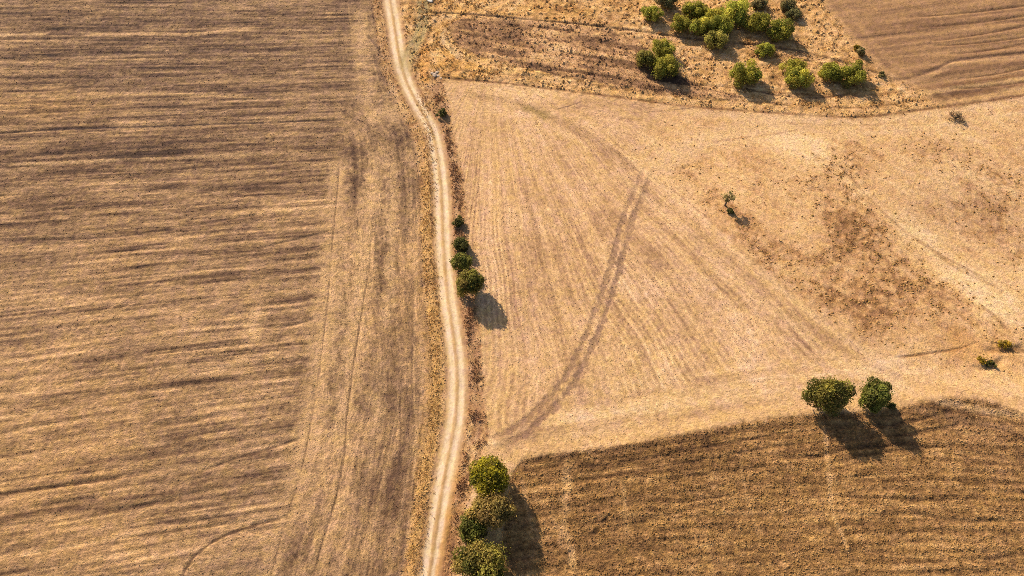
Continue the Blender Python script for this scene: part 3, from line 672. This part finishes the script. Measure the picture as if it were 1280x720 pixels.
PAL = {  # light and dark leaf colours, as base colours
    'yellow': [(0.33, 0.265, 0.018), (0.24, 0.205, 0.018), (0.10, 0.105, 0.018), (0.17, 0.13, 0.03)],
    'olive': [(0.32, 0.22, 0.06), (0.23, 0.165, 0.045), (0.13, 0.10, 0.032), (0.28, 0.18, 0.065)],
    'green': [(0.17, 0.175, 0.034), (0.12, 0.13, 0.026), (0.06, 0.07, 0.018), (0.19, 0.155, 0.04)],
    'oak': [(0.26, 0.215, 0.040), (0.165, 0.15, 0.030), (0.08, 0.08, 0.020), (0.23, 0.16, 0.045)],
    'dark': [(0.13, 0.125, 0.036), (0.10, 0.10, 0.03), (0.16, 0.14, 0.04), (0.085, 0.08, 0.026)],
    'sage': [(0.36, 0.30, 0.12), (0.30, 0.26, 0.10), (0.24, 0.20, 0.08), (0.40, 0.31, 0.14)],
    'twig': [(0.34, 0.24, 0.14), (0.28, 0.20, 0.12), (0.22, 0.16, 0.09), (0.38, 0.28, 0.17)],
    'bush': [(0.38, 0.34, 0.05), (0.29, 0.28, 0.042), (0.17, 0.175, 0.03), (0.42, 0.34, 0.055)],
    'dull': [(0.24, 0.205, 0.075), (0.18, 0.155, 0.06), (0.12, 0.11, 0.045), (0.27, 0.20, 0.085)],
    'gold': [(0.55, 0.36, 0.03), (0.42, 0.28, 0.03), (0.28, 0.20, 0.03), (0.16, 0.13, 0.03)],
    'brown': [(0.24, 0.16, 0.09), (0.17, 0.115, 0.065), (0.12, 0.08, 0.05), (0.20, 0.15, 0.07)],
}

def crown(name, r, cx, cz, rx, ry, rz, lumps, leaves, size, pal, parent, gap=0.0, flat=0.0, mat=None, up=0.0, dry_low=False):
    """lumps of foliage over an uneven dome; returns the lump centres for the limbs"""
    L = []
    gold = math.pi * (3 - math.sqrt(5))
    w2, w3, w5 = r.rand(3) * 6.28
    for i in range(lumps):
        zz = 1 - (i + 0.5) / lumps * (1.75 - flat)
        ph = i * gold + r.rand() * 0.7
        q = math.sqrt(max(0, 1 - zz * zz))
        k = 0.71 + 0.13 * r.randn()
        k *= 1 + 0.13 * math.sin(2 * ph + w2) + 0.10 * math.sin(3 * ph + w3) + 0.07 * math.sin(4 * zz + w5)
        c = np.array([math.cos(ph) * q * rx * k, math.sin(ph) * q * ry * k, zz * rz * k])
        L.append((c, (0.30 + 0.15 * r.rand()) * (rx * ry * rz) ** (1 / 3), r.rand(), r.randint(0, 4)))
    L.append((np.zeros(3), 0.55 * min(rx, ry, rz), 0.2, 2))
    Ps, Ns, Cs = [], [], []
    pc = np.array(PAL[pal])
    per = leaves // len(L)
    for c, lr, tone_, pk in L:
        if gap and r.rand() < gap: continue
        n = int(per * (0.7 + 0.6 * r.rand()))
        d = r.randn(n, 3); d /= np.linalg.norm(d, axis=1)[:, None]
        fr = (0.62 + 0.43 * r.rand(n) ** 0.6)
        bump_ = 1 + 0.16 * np.sin(d[:, 0] * 7 + pk * 3) * np.sin(d[:, 1] * 6 + tone_ * 9) + 0.12 * np.sin(d[:, 2] * 9)
        P = c + d * (lr * fr * bump_)[:, None] * np.array([1.06, 1.06, 0.92])
        Nn = d * 0.8 + r.randn(n, 3) * 0.5 + np.array([0, 0, 0.2 + up]); Nn /= np.linalg.norm(Nn, axis=1)[:, None]
        mixc = r.rand(n)[:, None]
        c0 = pc[pk % 4] * 0.62 + pc[r.randint(0, 4)] * 0.38
        cc = c0 * (1 - 0.35 * mixc) + pc[r.randint(0, 4, n)] * (0.35 * mixc)
        cc = cc * (0.62 + 0.7 * tone_) * (0.8 + 0.4 * r.rand(n))[:, None]
        Ps.append(P); Ns.append(Nn); Cs.append(cc)
    # stray sprays that break the outline
    n = leaves // 9
    d = r.randn(n, 3); d /= np.linalg.norm(d, axis=1)[:, None]
    ok = d[:, 2] > -0.5; d = d[ok]; n = len(d)
    q = 0.9 + 0.14 * r.rand(n) + 0.09 * np.sin(5 * np.arctan2(d[:, 1], d[:, 0]) + r.rand() * 6)
    Ps.append(d * (q * (1 + 0.10 * r.randn(n)))[:, None] * np.array([rx, ry, rz])); Nn = r.randn(n, 3); Ns.append(Nn / np.linalg.norm(Nn, axis=1)[:, None]); Cs.append(pc[r.randint(0, 4, n)] * (0.8 + 0.4 * r.rand(n))[:, None])
    P = np.vstack(Ps); Nn = np.vstack(Ns); Cc = np.vstack(Cs)
    P = P + np.array([cx, 0, cz])
    if dry_low:                     # dry, leafless lower shoots of the hillside bushes
        q = np.clip(1 - P[:, 2] / (0.9 * rz), 0, 1) * (r.rand(len(P)) < 0.75)
        Cc = Cc * (1 - q[:, None]) + np.array([0.30, 0.19, 0.07]) * q[:, None]
    keep = P[:, 2] > 0.05
    P, Nn, Cc = P[keep], Nn[keep], Cc[keep]
    V_ = leaf_quads(P, Nn, size, r)
    mesh_np(name, V_, 4, mat or M_LEAF, Cc, parent)
    return [l[0] + np.array([cx, 0, cz]) for l in L]

def root_empty(name, x, y, label, cat, group=None):
    o = bpy.data.objects.new(name, None); C.objects.link(o)
    o.location = (x, y, zat(x, y)); o["label"] = label; o["category"] = cat
    if group: o["group"] = group
    return o

def tree(px, py, rx, ry, rz, hc, pal, label, seed, lumps=26, leaves=9000, size=0.17, group=None, name="tree", cat="tree", gap=0.0, flat=0.0):
    r = np.random.RandomState(seed)
    x, y = at(px, py, hc)
    t = root_empty(name, x, y, label, cat, group)
    Ls = crown("crown", r, 0, hc, rx, ry, rz, lumps, leaves, size, pal, t, gap or 0.13, flat)
    fork = np.array([0.1 * r.randn(), 0.1 * r.randn(), max(0.5, hc - rz * 0.55)])
    tr = 0.055 * (rx + ry) * 0.7 + 0.05
    segs = [([(0, 0, -0.25), (fork[0] * .4, fork[1] * .4, fork[2] * .45), tuple(fork)], [tr * 1.35, tr, tr * 0.85])]
    for c in Ls[::3]:
        mid = fork * 0.5 + c * 0.5 + np.array([0.15 * r.randn(), 0.15 * r.randn(), 0.12])
        segs.append(([tuple(fork - np.array([0, 0, 0.05])), tuple(mid), tuple(c)], [tr * 0.5, tr * 0.32, tr * 0.12]))
    tube_mesh("trunk", segs, M_BARK, t)
    return t

def bush(px, py, rx, ry, rz, pal, label, seed, lumps=14, leaves=2800, size=0.17, group=None, name="bush", cat="bush", hc=None, up=0.0, mat=None, gap=0.0):
    r = np.random.RandomState(seed)
    hc = hc if hc is not None else rz * 0.85
    x, y = at(px, py, hc)
    t = root_empty(name, x, y, label, cat, group)
    Ls = crown("foliage", r, 0, hc, rx, ry, rz, lumps, leaves, size, pal, t, gap, up=up, mat=mat, dry_low=up > 0)
    segs = []
    for c in Ls[::2]:
        b0 = np.array([c[0] * 0.18, c[1] * 0.18, -0.15])
        segs.append(([tuple(b0), tuple(b0 * 0.4 + c * 0.6), tuple(c)], [0.07, 0.045, 0.02]))
    tube_mesh("stems", segs, M_BARK, t)
    return t

for k_ in ('yellow', 'olive', 'green', 'oak', 'twig'):
    PAL[k_] = [tuple(np.array(c_) * 1.28) for c_ in PAL[k_]]
tree(612, 595, 2.75, 2.75, 2.2, 3.2, 'yellow', "round yellow-green tree, the northernmost of the row beside the plough's corner", 11, 30, 13000, 0.15)
tree(617, 636, 3.0, 2.5, 1.9, 3.0, 'olive', "brownish olive tree between the yellow-green tree and the large tree below it", 12, 26, 11000, 0.15)
bush(592, 658, 2.2, 2.2, 1.6, 'green', "low green bush at the track side of the brownish olive tree", 13, 18, 6000, 0.14)
tree(603, 704, 3.45, 3.0, 2.4, 3.2, 'oak', "largest olive-green tree of the track row, cut by the bottom edge of the photo", 14, 36, 17000, 0.15)
tree(588, 353, 2.1, 2.0, 1.8, 2.6, 'oak', "tallest dark tree of the ditch row, with a long round shadow on the stubble", 21, 26, 9000, 0.15)
tree(577, 328, 1.75, 1.6, 1.3, 1.8, 'green', "round dark green small tree just above the tallest tree of the ditch row", 22, 18, 5200, 0.14)
bush(576, 305, 1.45, 1.35, 1.2, 'dark', "dark green bush second from the top of the ditch row", 23, 14, 3600, 0.14)
bush(573, 277, 0.85, 0.9, 0.8, 'dark', "small sparse bush at the top of the ditch row", 24, 8, 1100, 0.13)
bush(552, 139, 0.85, 0.8, 0.7, 'dark', "tiny dark bush alone beside the bend of the dirt track", 25, 8, 1100, 0.13)
tree(1037, 493, 2.95, 2.35, 2.6, 3.2, 'oak', "larger of two dark round trees on the edge of the ploughed field", 31, 34, 16000, 0.15)
tree(1094, 493, 2.0, 1.9, 2.3, 2.9, 'green', "smaller of two dark round trees on the edge of the ploughed field", 32, 26, 11000, 0.15)
bush(1115, 507, 0.7, 0.6, 0.5, 'dark', "small dark shrub at the foot of the smaller round tree", 33, 6, 700, 0.12)
tree(911, 247, 1.35, 1.1, 0.6, 2.5, 'sage', "thin lone sapling with a sparse crown on a bare trunk in the dry grassland", 34, 8, 420, 0.15, flat=0.5)
bush(913, 264, 0.75, 0.6, 0.4, 'dark', "low dark shrub at the foot of the lone sapling", 35, 6, 500, 0.12)

GB = "green bushes on the scrub hillside"
BUS = [(816, 16, 1.9, 1.6, 'bush', "round green bush standing left of the large bush thicket"), (834, 0, 1.9, 1.5, 'dull', "dull dark bush cut by the top edge above the thicket"),
       (869, 11, 2.5, 1.5, 'bush', "broad bush at the upper left of the thicket"), (852, 29, 1.8, 1.7, 'bush', "front left bush of the thicket touching the path"),
       (875, 32, 2.1, 1.7, 'bush', "second bush from the left along the front of the thicket"), (901, 31, 2.6, 1.8, 'bush', "third and widest bush along the front of the thicket"),
       (920, 16, 3.1, 2.0, 'bush', "largest bush at the back of the thicket"), (948, 29, 2.5, 2.0, 'bush', "tall bush joined to the right end of the thicket"),
       (975, 38, 2.5, 1.8, 'bush', "bush at the far right end of the thicket casting a long shadow"), (895, 49, 2.1, 1.6, 'dull2', "paler round bush standing just below the thicket"),
       (955, 63, 1.7, 1.0, 'bush', "small low bush alone between the thicket and the lower bushes"), (829, 60, 2.2, 1.6, 'bush', "rear bush of the clump of three below the path"),
       (808, 73, 2.0, 1.7, 'oak', "left bush of the clump of three below the path"), (832, 83, 2.7, 1.8, 'bush', "front bush of the clump of three, nearest the camera"),
       (932, 93, 2.8, 2.0, 'bush', "lone broad bush, first of the lower row of three groups"), (992, 85, 2.1, 1.5, 'bush', "rear bush of the middle pair in the lower row"),
       (998, 97, 2.3, 1.8, 'bush', "front bush of the middle pair in the lower row"), (1038, 91, 2.2, 1.8, 'bush', "left bush of the rightmost pair in the lower row"),
       (1064, 94, 2.6, 1.8, 'bush', "right bush of the rightmost pair in the lower row"), (985, 6, 1.5, 1.2, 'dull', "grey-green bush near the top edge right of the thicket"),
       (992, 18, 1.5, 0.9, 'dull', "low grey shrub just below the grey-green bush near the top edge"), (892, 20, 1.7, 1.6, 'bush', "bush hidden in the middle of the thicket between back and front rows"),
       (948, 6, 1.5, 0.8, 'dull', "low straggly shrub behind the thicket at the top edge")]
PAL['dull2'] = [(0.38, 0.32, 0.07), (0.30, 0.26, 0.055), (0.20, 0.18, 0.04), (0.42, 0.33, 0.08)]
for k, (px, py, r_, rz_, pal, lab) in enumerate(BUS):
    rr = np.random.RandomState(500 + k)
    r_ *= 1.1
    tint = 0.92 + 0.45 * rr.rand(); PAL['this'] = [tuple(np.array(c_) * tint * np.array([0.92 + 0.16 * rr.rand(), 1, 1])) for c_ in PAL[pal]]; pal = 'this'
    bush(px, py, r_, r_ * (0.72 + 0.18 * rr.rand()), rz_, pal, lab, 100 + k, 14, int(1100 * r_ * r_ * 0.6 + 1500), 0.14, GB, up=0.25)
bush(1076, 65, 0.9, 0.8, 0.8, 'dull', "small grey bush beside the ploughed field's edge", 140, 8, 900, 0.13)
bush(1071, 60, 0.8, 0.6, 0.5, 'gold', "small golden bush right above the small grey bush", 141, 6, 500, 0.13)
bush(1101, 94, 0.8, 0.7, 0.4, 'dull', "tiny low shrub near the corner of the upper ploughed field", 142, 6, 400, 0.12)
bush(1194, 147, 2.1, 1.9, 0.55, 'twig', "thin leafless grey-brown shrub alone below the bank", 143, 10, 900, 0.13, hc=0.4, gap=0.35)
bush(1258, 429, 1.4, 0.8, 0.6, 'gold', "yellow flowering bush beside the upper gully at the right edge", 144, 8, 450, 0.13, gap=0.3)
bush(1231, 449, 1.2, 0.8, 0.5, 'gold', "yellow flowering bush beside the lower gully", 145, 8, 380, 0.13, gap=0.3)
bush(1240, 453, 0.8, 0.6, 0.4, 'dark', "dark green shrub below the lower yellow bush", 146, 6, 400, 0.12)

# ------------------------------------------------------------------ dry growth nobody could count
def scatter(name, n, dens, pal, smin, smax, blades, seed, label=None, rows_=None):
    r = np.random.RandomState(seed)
    idx = r.choice(N, size=n, replace=False, p=dens / dens.sum())
    x = X[idx] + (r.rand(n) - .5) * D; y = Y[idx] + (r.rand(n) - .5) * D; z = Z[idx]
    s = smin + (smax - smin) * r.rand(n) ** 2
    pc = np.array(PAL[pal]); base = pc[r.randint(0, 4, n)] * (0.7 + 0.6 * r.rand(n))[:, None]
    k = blades
    X_ = np.repeat(x, k); Y_ = np.repeat(y, k); Z_ = np.repeat(z, k); S = np.repeat(s, k); B = np.repeat(base, k, 0)
    m_ = n * k
    ph = r.rand(m_) * 2 * math.pi; lean = 0.25 + 0.75 * r.rand(m_)
    rad_ = S * 0.35 * np.sqrt(r.rand(m_))
    bxp = X_ + np.cos(ph) * rad_; byp = Y_ + np.sin(ph) * rad_
    wd = S * (0.10 + 0.10 * r.rand(m_)); ph2 = ph + math.pi / 2 + r.randn(m_) * .4
    tip = np.stack([bxp + np.cos(ph) * S * lean * .6, byp + np.sin(ph) * S * lean * .6, Z_ + S * (0.45 + 0.4 * r.rand(m_))], 1)
    a = np.stack([bxp - np.cos(ph2) * wd, byp - np.sin(ph2) * wd, Z_ - 0.06], 1)
    b = np.stack([bxp + np.cos(ph2) * wd, byp + np.sin(ph2) * wd, Z_ - 0.06], 1)
    V_ = np.stack([a, b, tip], 1).reshape(-1, 3)
    o = mesh_np(name, V_, 3, M_DRY, B * (0.8 + 0.4 * r.rand(m_))[:, None])
    o["kind"] = "stuff"
    if label: o["label"] = label
    return o

PAL['straw'] = [tuple(alb(226, 178, 118)), tuple(alb(200, 150, 92)), tuple(alb(170, 120, 74)), tuple(alb(236, 196, 140))]
PAL['tuft'] = [tuple(alb(206, 154, 92)), tuple(alb(184, 134, 78)), tuple(alb(222, 172, 106)), tuple(alb(172, 138, 76))]
PAL['tussock'] = [tuple(alb(196, 146, 92)), tuple(alb(172, 126, 76)), tuple(alb(208, 160, 104)), tuple(alb(164, 128, 72))]
PAL['rust'] = [tuple(alb(232, 184, 110)), tuple(alb(214, 164, 98)), tuple(alb(240, 196, 124)), tuple(alb(186, 136, 88))]
PAL['weeds'] = [tuple(alb(212, 162, 116)), tuple(alb(180, 134, 98)), tuple(alb(228, 178, 126)), tuple(alb(160, 120, 92))]
inb = (X > X0) & (X < X1) & (Y > Y0) & (Y < Y1)
pt = np.clip(0.35 + patchy, 0, 2)
scatter("dry_grass_tufts", 900, inb * (reg == R_GRASS) * (0.02 + np.clip(TUFT, 0, 2) ** 1.3 * pt + 0.02), 'tuft', 0.12, 0.5, 8, 900, "brown dry grass tufts over the grassland")
scatter("dry_grass_tufts", 3000, inb * (reg == R_HILL) * (~in_strip) * np.clip(0.4 + 1.2 * vn(X / 1.6, Y / 1.6, 96), 0.03, 2) * (Y > 92), 'tuft', 0.15, 0.55, 8, 901, "brown dry tufts among the hillside bushes")
scatter("dry_grass_tufts", 1100, inb * in_strip * 1.0, 'weeds', 0.15, 0.45, 8, 902, "dry weeds on the old ploughed strip of the hillside")
dstrip = np.zeros(N); idx, d, al, sd = pdist(strip, 2.2); dstrip[idx] = np.exp(-(d / 0.95) ** 2) * np.clip(0.7 + 0.8 * vn(X[idx] / 1.2, Y[idx] / 1.6, 97), 0, 2)
scatter("verge_weeds", 3000, dstrip, 'rust', 0.12, 0.34, 8, 903, "rust coloured weeds on the west verge of the track")
dd_ = np.zeros(N); idx, d, al, sd = pdist(DITCH[2:], 2.6); dd_[idx] = (np.abs(DT[idx]) > 2.1) * np.exp(-(d / 0.8) ** 2) * np.clip(0.2 + 1.4 * vn(X[idx] / 1.6, Y[idx] / 2.2, 98), 0.02, 2)
scatter("ditch_weeds", 1200, dd_, 'weeds', 0.15, 0.55, 9, 904, "tangled dry weeds along the ditch")
dn = inb * (reg == R_HILL) * (~in_strip) * (X < -2) + np.zeros(N); 
scatter("verge_weeds", 1600, np.clip(dn * (0.15 + vn(X / 2, Y / 2, 99)), 0, 2) + 1e-9 * inb, 'rust', 0.2, 0.5, 8, 905, "orange dry grass by the track's north branch")
scatter("straw_litter", 9000, inb * ((reg == R_STUBBLE) * 0.6 + (reg == R_LEFT) * np.clip(0.3 + t * 0.5, 0, 1) * 0.4) + 0.0, 'straw', 0.10, 0.26, 4, 906, "loose straw lying on the harvested fields")
scatter("straw_litter", 7000, inb * (reg == R_PL2) * 1.0, 'straw', 0.08, 0.26, 4, 907, "bits of straw on the ploughed clods")

def hummocks(name, n, dens, smin, smax, tall, seed, label, pal=None, mul=1.0, stretch=1.0):
    """clods of earth or low tussocks: little irregular five-sided mounds"""
    r = np.random.RandomState(seed)
    idx = r.choice(N, size=n, replace=False, p=dens / dens.sum())
    x = X[idx] + (r.rand(n) - .5) * D; y = Y[idx] + (r.rand(n) - .5) * D; z = Z[idx]
    s_ = smin + (smax - smin) * r.rand(n) ** 2.2
    ph = r.rand(n) * 6.28
    ring = []
    for k in range(5):
        a_ = ph + k * 2 * math.pi / 5 + 0.3 * r.randn(n); q = s_ * (0.75 + 0.5 * r.rand(n))
        ring.append(np.stack([x + np.cos(a_) * q * stretch, y + np.sin(a_) * q, z - 0.07], 1))
    top = np.stack([x + s_ * 0.3 * r.randn(n), y + s_ * 0.3 * r.randn(n), z + s_ * tall * (0.6 + 0.6 * r.rand(n))], 1)
    V_ = np.stack([np.stack([ring[k], ring[(k + 1) % 5], top], 1) for k in range(5)], 1).reshape(-1, 3)
    if pal: c = np.array(PAL[pal])[r.randint(0, 4, n)] * (0.8 + 0.4 * r.rand(n))[:, None]
    else: c = col[idx] * (mul * (0.82 + 0.36 * r.rand(n)))[:, None]
    o = mesh_np(name, V_, 3, M_DRY, np.repeat(c, 5, 0)); o["kind"] = "stuff"; o["label"] = label
    return o
hummocks("soil_clods", 34000, inb * (reg == R_LEFT) * np.clip(0.5 - 0.6 * t + 0.5 * n_m, 0.03, 2), 0.04, 0.18, 0.7, 920, "crumbly clods on the scratched field")
hummocks("soil_clods", 36000, inb * (reg == R_PL2) * np.clip(0.8 + 0.8 * vn(u2 / 0.7, X / 6, 85), 0.1, 2), 0.05, 0.24, 0.8, 921, "turned clods on the ploughed field")
hummocks("soil_clods", 9000, inb * (reg == R_TOPR) * 1.0, 0.05, 0.16, 0.5, 922, "small clods on the harrowed field")
hummocks("soil_clods", 24000, inb * (reg == R_STUBBLE) * np.clip(0.5 + n_m, 0.05, 2), 0.04, 0.16, 0.6, 923, "small clods between the stubble rows", mul=0.9)
hummocks("grass_tussocks", 4200, inb * (reg == R_GRASS) * (0.035 + np.clip(TUFT, 0, 2) ** 1.6 * pt), 0.10, 0.36, 0.42, 924, "low brown tussocks across the grassland", 'tussock', stretch=1.2)
hummocks("grass_tussocks", 7500, inb * (reg == R_HILL) * np.clip(0.4 + vn(X / 1.6, Y / 1.6, 96), 0.05, 2), 0.12, 0.48, 0.75, 925, "lumpy tussocks over the hillside", mul=0.95)
hummocks("grass_tussocks", 5000, inb * (reg == R_GROUND) * (np.abs(DT) > 1.9) * (np.abs(DT) < 12) * np.clip(0.5 + n_clod2, 0.05, 2), 0.08, 0.26, 0.7, 926, "low tussocks along the verges")

# ------------------------------------------------------------------ stones and scrap
def stone(name, px, py, s, c, label, cat, seed, group=None):
    r = random.Random(seed)
    import bmesh
    bm = bmesh.new(); bmesh.ops.create_icosphere(bm, subdivisions=2, radius=1)
    for v in bm.verts:
        n_ = 1 + r.uniform(-0.16, 0.16)
        v.co = Vector((v.co.x * s[0] * n_, v.co.y * s[1] * n_, v.co.z * s[2] * n_))
    me = bpy.data.meshes.new(name); bm.to_mesh(me); bm.free()
    m = bpy.data.materials.new(name + "_surface"); m.use_nodes = True
    b = m.node_tree.nodes["Principled BSDF"]; b.inputs["Roughness"].default_value = 0.9
    t_ = m.node_tree.nodes.new("ShaderNodeTexNoise"); t_.inputs["Scale"].default_value = 6
    rp = m.node_tree.nodes.new("ShaderNodeValToRGB"); rp.color_ramp.elements[0].color = tuple(k * 0.65 for k in c) + (1,); rp.color_ramp.elements[1].color = tuple(c) + (1,)
    m.node_tree.links.new(t_.outputs["Fac"], rp.inputs[0]); m.node_tree.links.new(rp.outputs[0], b.inputs["Base Color"])
    me.materials.append(m)
    o = bpy.data.objects.new(name, me); C.objects.link(o)
    x, y = at(px, py); o.location = (x, y, zat(x, y) + s[2] * 0.35); o.rotation_euler = (0, 0, r.uniform(0, 3))
    o["label"] = label; o["category"] = cat
    if group: o["group"] = group
    return o
GS = "pale stones heaped at the ditch's upper end"
for k, (px, py, s_) in enumerate(((543, 92, 0.6), (546, 89, 0.42), (540, 90, 0.36), (548, 93, 0.38), (551, 96, 0.3))):
    stone("stone", px, py, (s_, s_ * 0.8, s_ * 0.28), (0.46, 0.33, 0.24), "pale purplish-grey stone in the heap at the ditch's upper end", "stone", 40 + k, GS)
stone("white_boulder", 537.5, 0, (0.75, 0.6, 0.16), (0.85, 0.75, 0.62), "small white boulder at the top edge beside the track's branch", "stone", 50)
